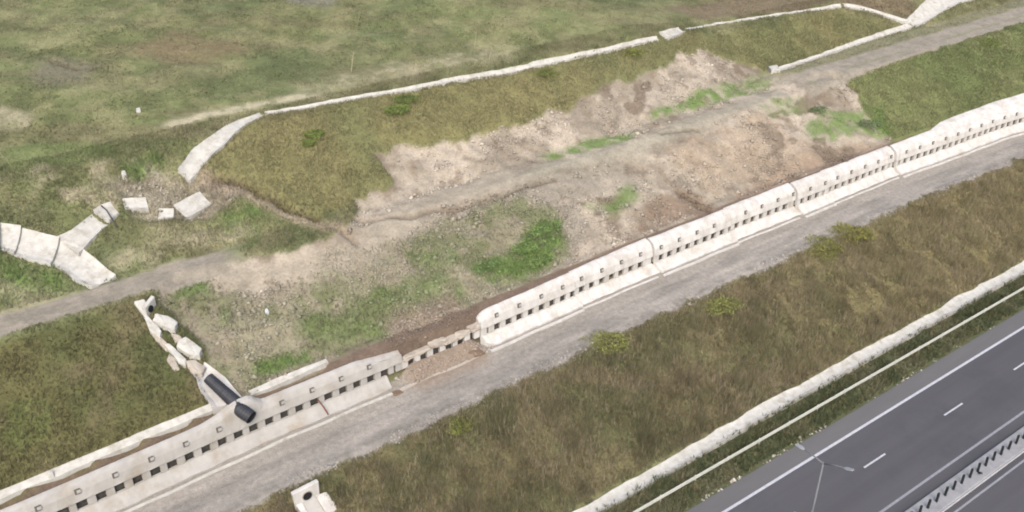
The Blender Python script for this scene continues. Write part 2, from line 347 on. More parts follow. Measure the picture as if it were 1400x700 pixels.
m_pipe = mat_noise('black_pipe_plastic', alb(42, 43, 48), alb(56, 57, 64), 3, rough=.6, spec=.4, bump=.1)
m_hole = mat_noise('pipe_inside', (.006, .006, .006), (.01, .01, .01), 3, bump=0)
m_rust = mat_noise('rusty_steel', (.09, .035, .02), (.14, .06, .04), 8, bump=.1)
m_anch = mat_noise('painted_recess_shade', alb(104, 101, 97), alb(118, 115, 110), 4, bump=0)  # shade inside the anchor recess, put into the colour
m_stem = mat_noise('woody_stem', (.08, .06, .04), (.14, .11, .08), 6, bump=.1)
m_stone = mat_noise('pale_stone', alb(178, 170, 158), alb(206, 198, 186), 3, bump=.5)

# ------------------------------------------------------------------ object helpers
def tag(o, label=None, cat=None, group=None, kind=None):
    if label: o['label'] = label
    if cat: o['category'] = cat
    if group: o['group'] = group
    if kind: o['kind'] = kind
    return o
def empty(name, loc=(0, 0, 0), rz=0, label=None, cat=None, group=None):
    o = bpy.data.objects.new(name, None); C.objects.link(o); o.location = tuple(loc); o.rotation_euler[2] = rz
    o.empty_display_size = .3
    return tag(o, label, cat, group)
def link(name, me, m, parent=None, smooth=False):
    if m: me.materials.append(m)
    if smooth: me.polygons.foreach_set('use_smooth', np.ones(len(me.polygons), bool))
    o = bpy.data.objects.new(name, me); C.objects.link(o)
    if parent: o.parent = parent
    return o
def npmesh(name, v, f, cols=None):
    me = bpy.data.meshes.new(name); v = np.asarray(v, np.float32); f = np.asarray(f, np.int32)
    me.vertices.add(len(v)); me.vertices.foreach_set('co', v.ravel())
    k = f.shape[1]
    me.loops.add(f.size); me.loops.foreach_set('vertex_index', f.ravel())
    me.polygons.add(len(f)); me.polygons.foreach_set('loop_start', np.arange(0, f.size, k, dtype=np.int32))
    if cols is not None:
        at_ = me.color_attributes.new('Col', 'FLOAT_COLOR', 'POINT')
        at_.data.foreach_set('color', np.hstack([cols, np.ones((len(v), 1))]).astype(np.float32).ravel())
    me.update(calc_edges=True); return me
class MB:
    def __init__(s): s.bm = bmesh.new()
    def hull(s, pts, bev=0, seg=1):
        b = bmesh.new(); vs = [b.verts.new(p) for p in pts]
        bmesh.ops.convex_hull(b, input=vs); bmesh.ops.dissolve_limit(b, angle_limit=.03, verts=b.verts, edges=b.edges)
        bmesh.ops.recalc_face_normals(b, faces=b.faces)
        if bev: bmesh.ops.bevel(b, geom=b.edges[:], offset=bev, segments=seg, affect='EDGES', clamp_overlap=True)
        me = bpy.data.meshes.new('t'); b.to_mesh(me); b.free(); s.bm.from_mesh(me); bpy.data.meshes.remove(me); return s
    def box(s, x0, x1, y0, y1, z0, z1, bev=0, T=None):
        p = [(x, y, z) for x in (x0, x1) for y in (y0, y1) for z in (z0, z1)]
        if T is not None: p = [T @ Vector(q) for q in p]
        return s.hull(p, bev)
    def prism(s, prof, x0, x1, bev=0):      # convex profile (y,z) swept along x
        return s.hull([(x0, a, b) for a, b in prof] + [(x1, a, b) for a, b in prof], bev, 2)
    def tube(s, pts, r, n=12, cap=True):
        pts = [Vector(p) for p in pts]; rings = []
        rr = r if isinstance(r, (list, tuple)) else [r] * len(pts)
        for i, p in enumerate(pts):
            d = (pts[min(i + 1, len(pts) - 1)] - pts[max(i - 1, 0)]).normalized()
            a = d.orthogonal().normalized() if abs(d.z) > .95 else Vector((0, 0, 1)).cross(d).normalized(); b = d.cross(a)
            rings.append([s.bm.verts.new(p + (a * math.cos(t) + b * math.sin(t)) * rr[i]) for t in [2 * math.pi * q / n for q in range(n)]])
        for A, B in zip(rings[:-1], rings[1:]):
            for q in range(n): s.bm.faces.new((A[q], A[(q + 1) % n], B[(q + 1) % n], B[q]))
        if cap:
            s.bm.faces.new(rings[0][::-1]); s.bm.faces.new(rings[-1])
        return s
    def grid(s, P):
        vs = [[s.bm.verts.new(p) for p in row] for row in P]
        for a, b in zip(vs[:-1], vs[1:]):
            for q in range(len(a) - 1): s.bm.faces.new((a[q], a[q + 1], b[q + 1], b[q]))
        return s
    def build(s, name, m, parent=None, smooth=False, jit=0):
        if jit:
            for v in s.bm.verts:
                v.co += Vector((random.uniform(-jit, jit), random.uniform(-jit, jit), random.uniform(-jit, jit) * .6))
        bmesh.ops.recalc_face_normals(s.bm, faces=s.bm.faces)
        me = bpy.data.meshes.new(name); s.bm.to_mesh(me); s.bm.free(); return link(name, me, m, parent, smooth)

# ------------------------------------------------------------------ build the ground: one sheet, cut along its surfaces
idx = np.arange(NX * NY).reshape(NY, NX)
quads = np.stack([idx[:-1, :-1], idx[:-1, 1:], idx[1:, 1:], idx[1:, :-1]], -1).reshape(-1, 4)
def fc(a): return ((a[:-1, :-1] + a[:-1, 1:] + a[1:, 1:] + a[1:, :-1]) / 4).reshape(-1)
ver = np.stack([X, Y, Z], -1).reshape(-1, 3); cv = col.reshape(-1, 3)
fr = fc(road) > .5; ft = (fc(trk) > .5) & ~fr; fs = (fc(np.clip(m_slide + m_slump, 0, 1)) > .5) & ~fr & ~ft
def sub(name, sel, m):
    f = quads[sel]; u, inv = np.unique(f, return_inverse=True)
    return tag(link(name, npmesh(name, ver[u], inv.reshape(-1, 4), cv[u]), m, smooth=True), kind='structure')
# (the ground sheet is linked after the channels, which are dug into it)

# ------------------------------------------------------------------ motorway
mw = empty('motorway'); tag(mw, kind='structure')
def sheet(name, rects, z, m, parent, wob=0):
    v = []; f = []
    for (x0, x1, y0, y1) in rects:
        n = max(1, int((x1 - x0) / 8)) if wob else 1
        for q in range(n):
            a = x0 + (x1 - x0) * q / n; b = x0 + (x1 - x0) * (q + 1) / n; k0 = len(v)
            v += [(a, y0, z), (b, y0, z), (b, y1, z), (a, y1, z)]; f.append((k0, k0 + 1, k0 + 2, k0 + 3))
    return link(name, npmesh(name, v, f), m, parent)
sheet('asphalt', [(-900, 900, 14.3, 37.7)], .0, m_asph, mw)
sheet('hard_shoulder', [(-900, 900, 36.0, 37.7)], .004, m_asph2, mw)
sheet('edge_line', [(-900, 900, 35.72, 35.98), (-900, 900, 17.4, 17.62)], .009, m_paint, mw)
sheet('median_edge_line', [(-900, 900, 28.25, 28.47), (-900, 900, 24.72, 24.90)], .009, m_paintd, mw)
d0 = at(1291, 568, 0)[0]
sheet('lane_dash', [(d0 + 11.95 * i, d0 + 11.95 * i + 3.0, 32.33, 32.5) for i in range(-20, 40)] + [(d0 + 5 + 11.95 * i, d0 + 8 + 11.95 * i, 21.1, 21.25) for i in range(-20, 40)], .009, m_paint, mw)

# median barrier with anti-glare blades
mb = empty('median_barrier', (0, 26.3, 0), 0, 'pale concrete median strip carrying a row of dark upright glare blades', 'barrier')
MB().prism([(-.85, -.1), (-.85, .26), (-.78, .33), (.78, .33), (.85, .26), (.85, -.1)], -60, 320).build('kerb', m_med, mb)
MB().prism([(-.93, -.1), (-.93, .10), (-.86, .10), (-.86, -.1)], -60, 320).build('gutter', m_paint, mb)
b1 = at(1312, 659, .35)[0]
blm = MB().hull([(x, y, z) for x in (-.075, .075) for y, z in ((-.09, .33), (.09, .33), (-.09, 1.22), (.09, 1.22), (-.06, 1.30), (.06, 1.30))], .01)
b0 = blm.build('glare_blade', m_bladeg, mb); b0.location = (b1, -.06, 0)
for i in range(-24, 34):
    if i == 0: continue
    o = b0.copy(); C.objects.link(o); o.parent = mb; o.location = (b1 + i * 1.21, -.06, 0)
    o.rotation_euler = (random.uniform(-.03, .03), random.uniform(-.03, .03), random.uniform(-.15, .15))
# a bent blade
bx_ = at(1340, 641, .8)[0]
o = b0.copy(); C.objects.link(o); o.parent = mb; o.location = (bx_ + .2, .02, .15); o.rotation_euler = (R(25), R(-48), .3); o.scale = (1, 1, .75); o['label'] = 'glare blade knocked askew and leaning on its neighbour'

# street lamp
d = ray(1126, 632); t = 26.2 / d[1]; top = CAM + d * t
lp = empty('street_lamp', (top[0], 26.2, .33), 0, 'slender grey double armed street lamp standing in the motorway median', 'street lamp')
hh = top[2] - .33
ln = -.35
MB().tube([(ln, -.0, 0), (ln * .5, 0, hh * .5), (0, 0, hh)], [.11, .085, .06], 10).build('pole', m_pole, lp, True)
MB().tube([(ln, 0, 0), (ln, 0, .5)], [.17, .16], 10).build('base', m_pole, lp, True)
def on_y(px, py, x):  # point of the pixel ray in the vertical plane X=x
    dd = ray(px, py); return CAM + dd * (x / dd[0])
for (px, py) in ((1088, 607), (1167, 643)):
    e = on_y(px, py, top[0]); v = Vector((e[0] - top[0], e[1] - 26.2, e[2] - .33)); s0 = Vector((0, 0, hh))
    MB().tube([s0 - Vector((0, 0, .1)), s0.lerp(v, .4), s0.lerp(v, .72)], [.055, .045, .035], 8).build('arm', m_pole, lp, True)
    a = s0.lerp(v, .68); dr = (v - a).normalized(); sd = Vector((1, 0, 0)); up = sd.cross(dr)
    MB().hull([a + sd * .08, a - sd * .08, a + up * .05, a - up * .04] + [a.lerp(v, .35) + sd * q + up * r_ for q in (-.15, .15) for r_ in (-.05, .06)] + [v + sd * q + up * r_ for q in (-.11, .11) for r_ in (-.04, .03)], .02).build('lamp_head', m_lamp, lp)

# guard rail
gr = empty('guard_rail', (0, 39.62, 0), 0, 'long pale steel guard rail standing in the shrubby verge', 'guard rail')
prof = [(.04, .45), (-.04, .48), (-.05, .55), (.0, .60), (-.05, .66), (-.04, .73), (.04, .77)]
P = [[(x, y, z) for y, z in prof] + [(x, .07, z2) for _, z2 in prof[::-1]] for x in np.arange(-40, 321, 4.0)]
P = [row + [row[0]] for row in P]
MB().grid(P).build('rail_beam', m_steel, gr)
pm = MB().box(-.06, .06, .07, .19, -.2, .72).build('post', m_steel, gr); pm.location = (-40, 0, 0)
for i in range(1, 90):
    o = pm.copy(); C.objects.link(o); o.parent = gr; o.location = (-40 + 4 * i, 0, 0)

# ------------------------------------------------------------------ ribbon of lined channel following the ground
FOOT = np.zeros(X.shape)
def ribbon(name, A, B, m, parent=None, lip=.18, dip=.25, nc=7, step=.33, jit=.06, thick=.6, seed=0):
    """trough between edge polylines A and B (world xy lists of equal length)"""
    rg = random.Random(seed)
    rows = []
    for i in range(len(A) - 1):
        L = math.dist(A[i], A[i + 1]); n = max(1, int(L / step))
        for q in range(n + (i == len(A) - 2)):
            t = q / n
            a = (A[i][0] + (A[i + 1][0] - A[i][0]) * t, A[i][1] + (A[i + 1][1] - A[i][1]) * t)
            b = (B[i][0] + (B[i + 1][0] - B[i][0]) * t, B[i][1] + (B[i + 1][1] - B[i][1]) * t)
            rows.append((a, b))
    P = []
    FOOT[:] = np.maximum(FOOT, inpoly(X, Y, list(A) + list(B)[::-1]))
    ZA = Zat([q_[0][0] for q_ in rows], [q_[0][1] for q_ in rows]); ZB = Zat([q_[1][0] for q_ in rows], [q_[1][1] for q_ in rows])
    kk_ = 5; ZA = np.convolve(np.pad(ZA, kk_, mode='edge'), np.ones(2 * kk_ + 1) / (2 * kk_ + 1), 'valid'); ZB = np.convolve(np.pad(ZB, kk_, mode='edge'), np.ones(2 * kk_ + 1) / (2 * kk_ + 1), 'valid')
    off_ = seed * 13.7; nr = len(rows)
    JA = (fbm(np.arange(nr) * step, np.full(nr, off_), 1.3, 3, 5) - .5) * jit * 7; JB = (fbm(np.arange(nr) * step, np.full(nr, off_ + 50), 1.3, 3, 6) - .5) * jit * 7; JZ = (fbm(np.arange(nr) * step, np.full(nr, off_ + 90), 2.2, 3, 7) - .5) * jit * 2.2
    for ri, (a, b) in enumerate(rows):
        ja, jb = -float(JA[ri]), float(JB[ri])
        za, zb = float(ZA[ri]), float(ZB[ri]); Q = []
        for c in range(nc):
            u = c / (nc - 1); uu = u + (ja * (1 - u) + jb * u) / max(.3, math.dist(a, b))
            x = a[0] + (b[0] - a[0]) * uu; y = a[1] + (b[1] - a[1]) * uu
            prof_ = 1 - min(1, (1 - abs(2 * u - 1)) * 2.2)
            zl = za + (zb - za) * u
            z = zl + lip - dip * (1 - prof_) + float(JZ[ri])
            Q.append((x, y, z))
        P.append([(Q[0][0], Q[0][1], Q[0][2] - thick)] + Q + [(Q[-1][0], Q[-1][1], Q[-1][2] - thick)])
    mb_ = MB().grid(P)
    for row in (P[0], P[-1]):
        vs = [mb_.bm.verts.new(p) for p in row]
        lo_ = min(p[2] for p in row) - .1
        v2 = [mb_.bm.verts.new((p[0], p[1], lo_)) for p in row]
        for q in range(len(row) - 1): mb_.bm.faces.new((vs[q], vs[q + 1], v2[q + 1], v2[q]))
    return mb_.build(name, m, parent)
def around(path, w_):
    A, B = [], []
    for i, p in enumerate(path):
        q0 = path[max(0, i - 1)]; q1 = path[min(len(path) - 1, i + 1)]; dx, dy = q1[0] - q0[0], q1[1] - q0[1]; L = math.hypot(dx, dy)
        ww = w_[i] if isinstance(w_, (list, tuple)) else w_
        A.append((p[0] - dy / L * ww / 2, p[1] + dx / L * ww / 2)); B.append((p[0] + dy / L * ww / 2, p[1] - dx / L * ww / 2))
    return A, B
def xy(pts): return [tuple(G(a, b)[:2]) for a, b in pts]

# roadside channel at the slope foot
rg = random.Random(5)
A, B = [], []
x = -40
while x < 300:
    yc = 42.25 + (.25 * sst(40, 60, x) - .1) ; A.append((x, yc + .72 + rg.uniform(-.14, .18))); B.append((x, yc - .52 + rg.uniform(-.08, .08))); x += rg.uniform(.9, 2.6)
o = ribbon('roadside_channel', A, B, m_ditch, None, lip=.16, dip=.14, jit=.04, seed=3)
tag(o, 'long weathered white drainage channel with lumpy edges at the foot of the brown slope', 'drainage channel')

# crest ditch
up1 = xy([(252, 243), (275, 212), (300, 192), (330, 169), (360, 157)]); A, B = around(up1, [1.35, 1.6, 1.5, 1.25, 1.0])
tag(ribbon('crest_ditch', A, B, m_ditch, None, lip=.2, dip=.25, jit=.05, seed=8), 'broad broken off end of the white hilltop ditch curving down beside the slump', 'ditch')
up2 = xy([(362, 156), (430, 146), (500, 132), (560, 122), (610, 111), (680, 101), (760, 83), (840, 67), (900, 54)]); A, B = around(up2, .72)
tag(ribbon('crest_ditch', A, B, m_ditch, None, lip=.18, dip=.2, jit=.07, seed=9), 'long thin white ditch running along the crest above the olive grass slope', 'ditch')
up3 = xy([(907, 51), (920, 45), (932, 42)]); A, B = around(up3, [1.3, 1.5, 1.2])
tag(ribbon('crest_ditch', A, B, m_ditch, None, lip=.26, dip=.25, jit=.07, seed=10), 'short wide white lump of ditch where the crest line is broken', 'ditch')
up4 = xy([(936, 41), (980, 33), (1040, 24), (1090, 17), (1150, 8)]); A, B = around(up4, .6)
tag(ribbon('crest_ditch', A, B, m_ditch, None, lip=.12, dip=.15, jit=.07, seed=11), 'faint thin pale ditch along the top of the far olive slope below the brown field', 'ditch')
up5 = xy([(1153, 8), (1180, 12), (1210, 22), (1243, 32)]); A, B = around(up5, .75)
tag(ribbon('crest_ditch', A, B, m_ditch, None, lip=.22, dip=.2, jit=.1, seed=12), 'thin pale ditch dropping from the crest to meet the wide white chute', 'ditch')
bd = xy([(1062, 97), (1100, 84), (1150, 67), (1200, 50), (1246, 35)]); A, B = around(bd, .85)
tag(ribbon('bench_ditch', A, B, m_ditch, None, lip=.2, dip=.2, jit=.05, seed=13), 'straight white ditch running beside the far dirt track', 'ditch')
ch = xy([(1246, 33), (1262, 21), (1277, 9), (1300, -3), (1345, -14), (1420, -26)]); A, B = around(ch, [1.8, 2.4, 3.0, 3.2, 3.0, 3])
tag(ribbon('concrete_chute', A, B, m_ditch, None, lip=.2, dip=.3, jit=.04, seed=14), 'wide white concrete chute curving away at the top right corner of the hill', 'concrete chute')

# left wide lined channel (parts: slabs)
lc_ = empty('lined_channel', tuple(G(70, 345)), 0, 'wide white concrete lined channel sloping down to the dirt track at the left edge', 'drainage channel')
LC = Vector(lc_.location)
UE = xy([(-90, 268), (0, 304), (30, 312), (82, 328), (105, 336), (132, 356), (160, 380)]); LE = xy([(-90, 312), (0, 342), (20, 350), (70, 364), (88, 372), (104, 386), (124, 394)])
def child_ribbon(name, A, B, m, root, **kw):
    o_ = ribbon(name, A, B, m, None, **kw); o_.data.transform(Matrix.Translation(-Vector(root.location))); o_.parent = root; return o_
for i, (a, b) in enumerate(((0, 2), (1, 3), (2, 4), (3, 7))):
    if i == 1: AA, BB = UE[1:3], LE[1:3]
    elif i == 0: AA, BB = UE[0:2], LE[0:2]
    elif i == 2: AA, BB = UE[2:4], LE[2:4]
    else: AA, BB = UE[3:], LE[3:]
    sh = .004
    def ins(Q): return [(Q[0][0] + (Q[1][0] - Q[0][0]) * sh, Q[0][1] + (Q[1][1] - Q[0][1]) * sh)] + Q[1:]
    child_ribbon('slab', ins(AA), ins(BB), m_ditch, lc_, lip=.20 - .02 * (i % 2), dip=.26, jit=.03, seed=20 + i)
br = xy([(94, 338), (112, 326), (128, 308), (137, 300)]); A, B = around(br, [2.4, 1.7, 1.5, 1.5]); tag(ribbon('ditch_segment', A, B, m_ditch, None, lip=.16, dip=.2, jit=.04, seed=31), 'white side ditch segment joining the wide lined channel at its top', 'ditch segment')
br = xy([(139, 298), (148, 290), (158, 286)]); A, B = around(br, [1.6, 1.6, 1.3]); tag(ribbon('ditch_segment', A, B, m_ditch, None, lip=.24, dip=.2, jit=.04, seed=32), 'tilted white ditch segment crossed by a thin dark rod', 'ditch segment')
for pts, wd, lab in (([(169, 280), (202, 281)], 1.2, 'lone straight white ditch segment lying level in the slump'), ([(217, 295), (238, 297)], 1.2, 'short blocky white ditch segment lying left of the wide tilted one'),
                    ([(248, 293), (266, 282), (282, 272)], 1.7, 'wide tilted white ditch segment at the right end of the broken row')):
    A, B = around(xy(pts), wd); tag(ribbon('ditch_segment', A, B, m_ditch, None, lip=.24, dip=.16, jit=.04, thick=.5, seed=int(wd * 10 + pts[0][0])), lab, 'ditch segment')
p0, p1, p2 = G(140, 288), G(148, 296), G(160, 312)
tag(MB().tube([(p0[0], p0[1], p0[2] + .5), (p1[0], p1[1], p1[2] + .62), (p2[0], p2[1], p2[2] + .12)], .07, 8).build('bent_rod', m_slot), 'thin dark rod lying across the tilted white ditch segment', 'rod')

# ------------------------------------------------------------------ retaining wall
def bmj(o_, amt=.05, seed=3):
    b = bmesh.new(); b.from_mesh(o_.data)
    bmesh.ops.subdivide_edges(b, edges=[e for e in b.edges if e.calc_length() > .25], cuts=2, use_grid_fill=True); bmesh.ops.triangulate(b, faces=b.faces[:])
    for v in b.verts: v.co += Vector([random.uniform(-amt, amt) for _ in range(3)])
    b.to_mesh(o_.data); b.free()
JX = [Xslot(-80) - 14, Xslot(542), Xslot(655), Xslot(785), Xslot(893), Xslot(997), Xslot(1085), Xslot(1130), Xslot(1222), 136.0, 158.0]
wlabels = ['long grey concrete retaining wall section with the pipe outlet at the left', 'collapsed wall section half buried in brown slumped soil', 'white wall section with a rounded broken left end beside the buried part',
           'second white wall section to the right of the collapsed gap', 'third white wall section right of the gap below the dark brown scar', 'fourth white wall section right of the gap under the pale bare soil',
           'short white wall section between two close cracks', 'white wall section below the dark green patch on the slide', 'farthest visible white wall section with the broad top under the green slope', 'last white wall section beyond the right edge of the view']
PER = 1.338
xa0 = float(at(217, 652, 6.7)[0])
def etop(xm): return float(np.interp(xm, [0, 40, 62, 105, 113, 116, 140], [.66, .66, 1.15, 1.3, 1.55, 2.3, 2.7]))
anchor_proto = None; pier_proto = {}
for si in range(len(JX) - 1):
    x0, x1 = JX[si], JX[si + 1]
    if si == 9: continue
    y0, y1 = float(Yw(x0)), float(Yw(x1)); L = math.hypot(x1 - x0, y1 - y0); rz = math.atan2(y1 - y0, x1 - x0)
    curved = si in (0, 8)
    dv = 0 if si < 2 else (.16 if si % 2 else -.12); dz = 0 if si < 2 else (.06 if si % 2 == 0 else -.05)
    root = empty('retaining_wall_section', (x0, y0 + dv, 5.4 + dz), rz, wlabels[si], 'retaining wall', 'sections of the retaining wall')
    mt = m_concg if si == 0 else m_conc
    gap = .09 if si >= 2 else 0
    def wv(x):   # lateral offset of wall line from the chord, at local x
        X_ = x0 + x * math.cos(rz); Y_ = y0 + x * math.sin(rz); return float(Yw(X_)) - Y_
    # cross-sections along local x
    def sweep(name, proff, m, a, b, st=1.0, jitter=0, smooth=False, shear=0):
        n = max(2, int((b - a) / st)); rows = []
        for q in range(n + 1):
            x = a + (b - a) * q / n; wo = wv(x); pr = proff(x)
            rows.append([(x - yy * shear, yy + wo, zz) for yy, zz in pr] + [(x - pr[0][0] * shear, pr[0][0] + wo, pr[0][1])])
        o_ = MB().grid(rows)
        for row in (rows[0], rows[-1]): o_.bm.faces.new([o_.bm.verts.new(p) for p in row[:-1]])
        return o_.build(name, m, root, smooth, jitter)
    a, b = gap, L - gap
    if si != 1:
        def pan(x, a=a, b=b, si=si):
            Xw_ = x0 + x; e = etop(Xw_) + (.25 * (float(fbm(Xw_, 0, 5, 3, 40)) - .5) if si >= 2 else 0); c = 0
            if si == 2 and x < 1.6: c = (1 - math.sqrt(max(0, 1 - ((1.6 - x) / 1.6) ** 2))) * .75   # rounded broken end
            if si == 0 and x > L - 4.5: c = (x - (L - 4.5)) / 4.5 * .6 + .1 * (float(fbm(x, 0, .8, 2, 9)) - .5)
            ht = 3.08 - c; hood = 0
            if si == 0:
                xp = PXP - x0
                hood = math.exp(-(abs(x - xp) / (2.3 if x < xp else 1.15)) ** (2.2 if x < xp else 3.5)) * .8
            if Xw_ > 60: e2 = .35
            return [(-.12, 1.68), (-.14, 1.72), (-.12, 1.84), (.0, 2.5), (.1 + .08 * e, ht - .25 + hood * .9), (.16 + .12 * e, ht - .1 + hood * .97), (.26 + .2 * e, ht + hood), (e * .6 + .2 + hood * .2, ht + .05 + hood + (e - .5) * .25), (e + hood * .3, ht + .02 + hood * .8 + (e - .5) * .35), (e + hood * .3, 1.9), (.6, 1.68)]
        dp = ray(338, 566); PXP = float((CAM + dp * ((60.2) / dp[1]))[0])
        sweep('upper_panel', pan, mt, a * .4, L - gap * .4, .35, jitter=.012)
        def apr(x, a=a, b=b, si=si):
            c = 0
            if si == 2 and x < 1.3: c = (1 - math.sqrt(max(0, 1 - ((1.3 - x) / 1.3) ** 2)))
            wob = .05 * math.sin((x0 + x) * 2.1) + (.3 * (float(fbm(x0 + x, 3, 4, 3, 41)) - .5) if si in (0, 8) else 0)
            lo_ = -.95 + wob + c * .8
            return [(lo_, -.1), (lo_, .12 + .08 * c), (-.62, .30), (-.1, .88), (.12, .9), (.12, -.1)]
        ae = (L - 1.6) if si == 0 else b
        sweep('apron', apr, mt, a, ae, .4, shear=.45 if si >= 2 else 0)
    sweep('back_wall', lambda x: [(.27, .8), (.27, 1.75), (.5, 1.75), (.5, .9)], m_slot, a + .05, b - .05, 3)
    # piers between the openings
    ks = math.ceil((x0 + gap + .2 - xa0) / PER); q = ks - 1
    while xa0 + q * PER < x1 - gap - .2 :
        xc = xa0 + q * PER; lx = (xc - x0) / math.cos(rz); pwid = .31 if (q * 7) % 5 else .26
        if mt.name + str(pwid) not in pier_proto:
            p_ = MB().box(-pwid, pwid, -.03, .36, .86, 1.76, .03).build('pier', mt, root); pier_proto[mt.name + str(pwid)] = p_
        else:
            p_ = pier_proto[mt.name + str(pwid)].copy(); C.objects.link(p_); p_.parent = root
        p_.location = (lx + PER / 2, wv(lx), random.uniform(-.01, .01))
        p_.location[0] = min(max(p_.location[0], gap + pwid), L - gap - pwid - .02)
        # anchors above every second opening
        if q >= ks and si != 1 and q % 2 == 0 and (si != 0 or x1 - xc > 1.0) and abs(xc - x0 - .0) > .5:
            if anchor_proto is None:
                an = MB().box(-.2, .2, -.05, .05, -.22, .22, .02).build('anchor_recess_shade', m_anch, root)  # dark plate stands in for shade on the recess sides
                pg = MB().box(-.07, .23, -.075, .0, -.13, .13, .02).build('grout_plug', m_concg, an); anchor_proto = (an, pg)  # light plug set off-centre so the painted shade forms a C
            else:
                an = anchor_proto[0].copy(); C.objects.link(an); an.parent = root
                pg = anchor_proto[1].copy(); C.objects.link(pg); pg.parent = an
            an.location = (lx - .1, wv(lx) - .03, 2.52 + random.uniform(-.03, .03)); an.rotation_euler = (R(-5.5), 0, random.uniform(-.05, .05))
        q += 1
    # gutter kerb along the road
    if si not in (1,) :
        sweep('gutter_kerb', lambda x: [(-1.62 + .04 * math.sin(x0 + x), -.1), (-1.62 + .04 * math.sin(x0 + x), .10), (-1.36 + .04 * math.sin(x0 + x), .12), (-1.36, -.1)], m_ditch if si in (0,) else m_conc, a + (0 if si != 0 else 6), b - (.4 if si % 2 else .0), .8)
    else:
        sweep('gutter_kerb', lambda x: [(-1.66 + .1 * math.sin(x), -.1), (-1.66 + .1 * math.sin(x), .10), (-1.40 + .1 * math.sin(x), .13), (-1.38, -.1)], m_rubc, a - 2, b - 1.2, .6)
    if si == 1:
        # row of fractured cap blocks
        xx = .2; rg = random.Random(4); bi = 0
        labs = ['broken cap block nearest the grey wall end', 'small leaning cap block in the rubble of the collapsed wall', 'rough pale cap block left of centre on the collapsed wall', 'upright fractured block in the middle of the collapsed wall',
                'long low broken cap block on the collapsed wall', 'flat broken cap block right of centre on the collapsed wall', 'wide broken cap block near the rounded white wall end', 'chipped cap block touching the rounded white wall end', 'last cap chip of the collapsed wall', 'extra cap chip of the collapsed wall']
        while xx < L - .5 and bi < 8:
            wl = rg.uniform(1.1, 2.3); h_ = rg.uniform(.30, .62)
            o_ = MB().hull([(dx * wl / 2 + rg.uniform(-.16, .16), dy * .34 + rg.uniform(-.1, .1), dz_ * h_ + rg.uniform(-.12, .12)) for dx in (-1, 1) for dy in (-1, 1) for dz_ in (0, 1)], .05).build('broken_block', m_rubc)
            px_ = xx + wl / 2; bmj(o_); o_.location = (x0 + px_ * math.cos(rz), y0 + px_ * math.sin(rz) + .22, 7.02); o_.rotation_euler = (rg.uniform(-.15, .15), rg.uniform(-.08, .08), rz + rg.uniform(-.15, .15))
            tag(o_, labs[bi], 'concrete block', 'broken cap blocks on the collapsed wall'); xx += wl * .95 + rg.uniform(-.1, .12); bi += 1

# coping beside the trench on the left
A = [(x, float(Yw(x)) + 2.12 + .10 * (float(fbm(x, 7, 3, 3, 4)) - .5)) for x in np.arange(-30, XT + .5, 1.0)]; B = [(x, float(Yw(x)) + 1.66) for x, y in A]
gapx = [i for i, p in enumerate(A)]
def seg_(a, b, lab):
    o_ = ribbon('trench_coping', [p for p in A if a <= p[0] <= b], [p for p in B if a <= p[0] <= b], m_ditch, None, lip=.10, dip=0, jit=.02, seed=int(a + 50), thick=.5); tag(o_, lab, 'coping')
seg_(-30, PXP - 1.2, 'pale concrete coping edging the brown trench left of the black pipe'); seg_(PXP + .9, XT + 2, 'pale broken coping edging the brown trench right of the black pipe')

# ------------------------------------------------------------------ black pipe: lies in the chute, passes through the wall hood
pa = G(286, 524); pb0 = G(322, 548)
wyp = float(Yw(PXP))
e1 = CAM + ray(344, 571) * ((wyp - .75) / ray(344, 571)[1])
e0 = CAM + ray(328, 560) * ((wyp + .25) / ray(328, 560)[1])
dirv = Vector(e1) - Vector(e0)
pt0 = Vector((pa[0], pa[1], pa[2] + .55)); pt1 = Vector(e0) + Vector((0, .8, .15)); 
pr_ = empty('drain_pipe', tuple(e0), 0, 'thick black plastic pipe lying in the white chute and poking out through the wall hood', 'pipe')
O = Vector(e0)
def ribs(P, r):
    out, rad = [], []
    for a_, b_ in zip(P[:-1], P[1:]):
        n = max(2, int((b_ - a_).length / .12))
        for q in range(n): out.append(a_.lerp(b_, q / n)); rad.append(r * (1.0 if len(rad) % 2 else .975))
    out.append(P[-1]); rad.append(r); return out, rad
o_, r_ = ribs([pt0 - O, pt1 - O, Vector((0, 0, 0)), Vector(e1) - O], .56)
r_ = [q_ * (.76 + .24 * min(1, max(0, 1 - p_.length / 4.0 + .15))) for p_, q_ in zip(o_, r_)]
MB().tube(o_, r_, 18, cap=False).build('pipe_wall', m_pipe, pr_)
dv_ = (Vector(e1) - O).normalized()
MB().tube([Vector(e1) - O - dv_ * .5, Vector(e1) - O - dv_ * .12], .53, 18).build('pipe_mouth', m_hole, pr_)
MB().tube([pt0 - O + (pt1 - pt0).normalized() * .1, pt0 - O + (pt1 - pt0).normalized() * .5], .40, 18).build('pipe_mouth', m_hole, pr_)

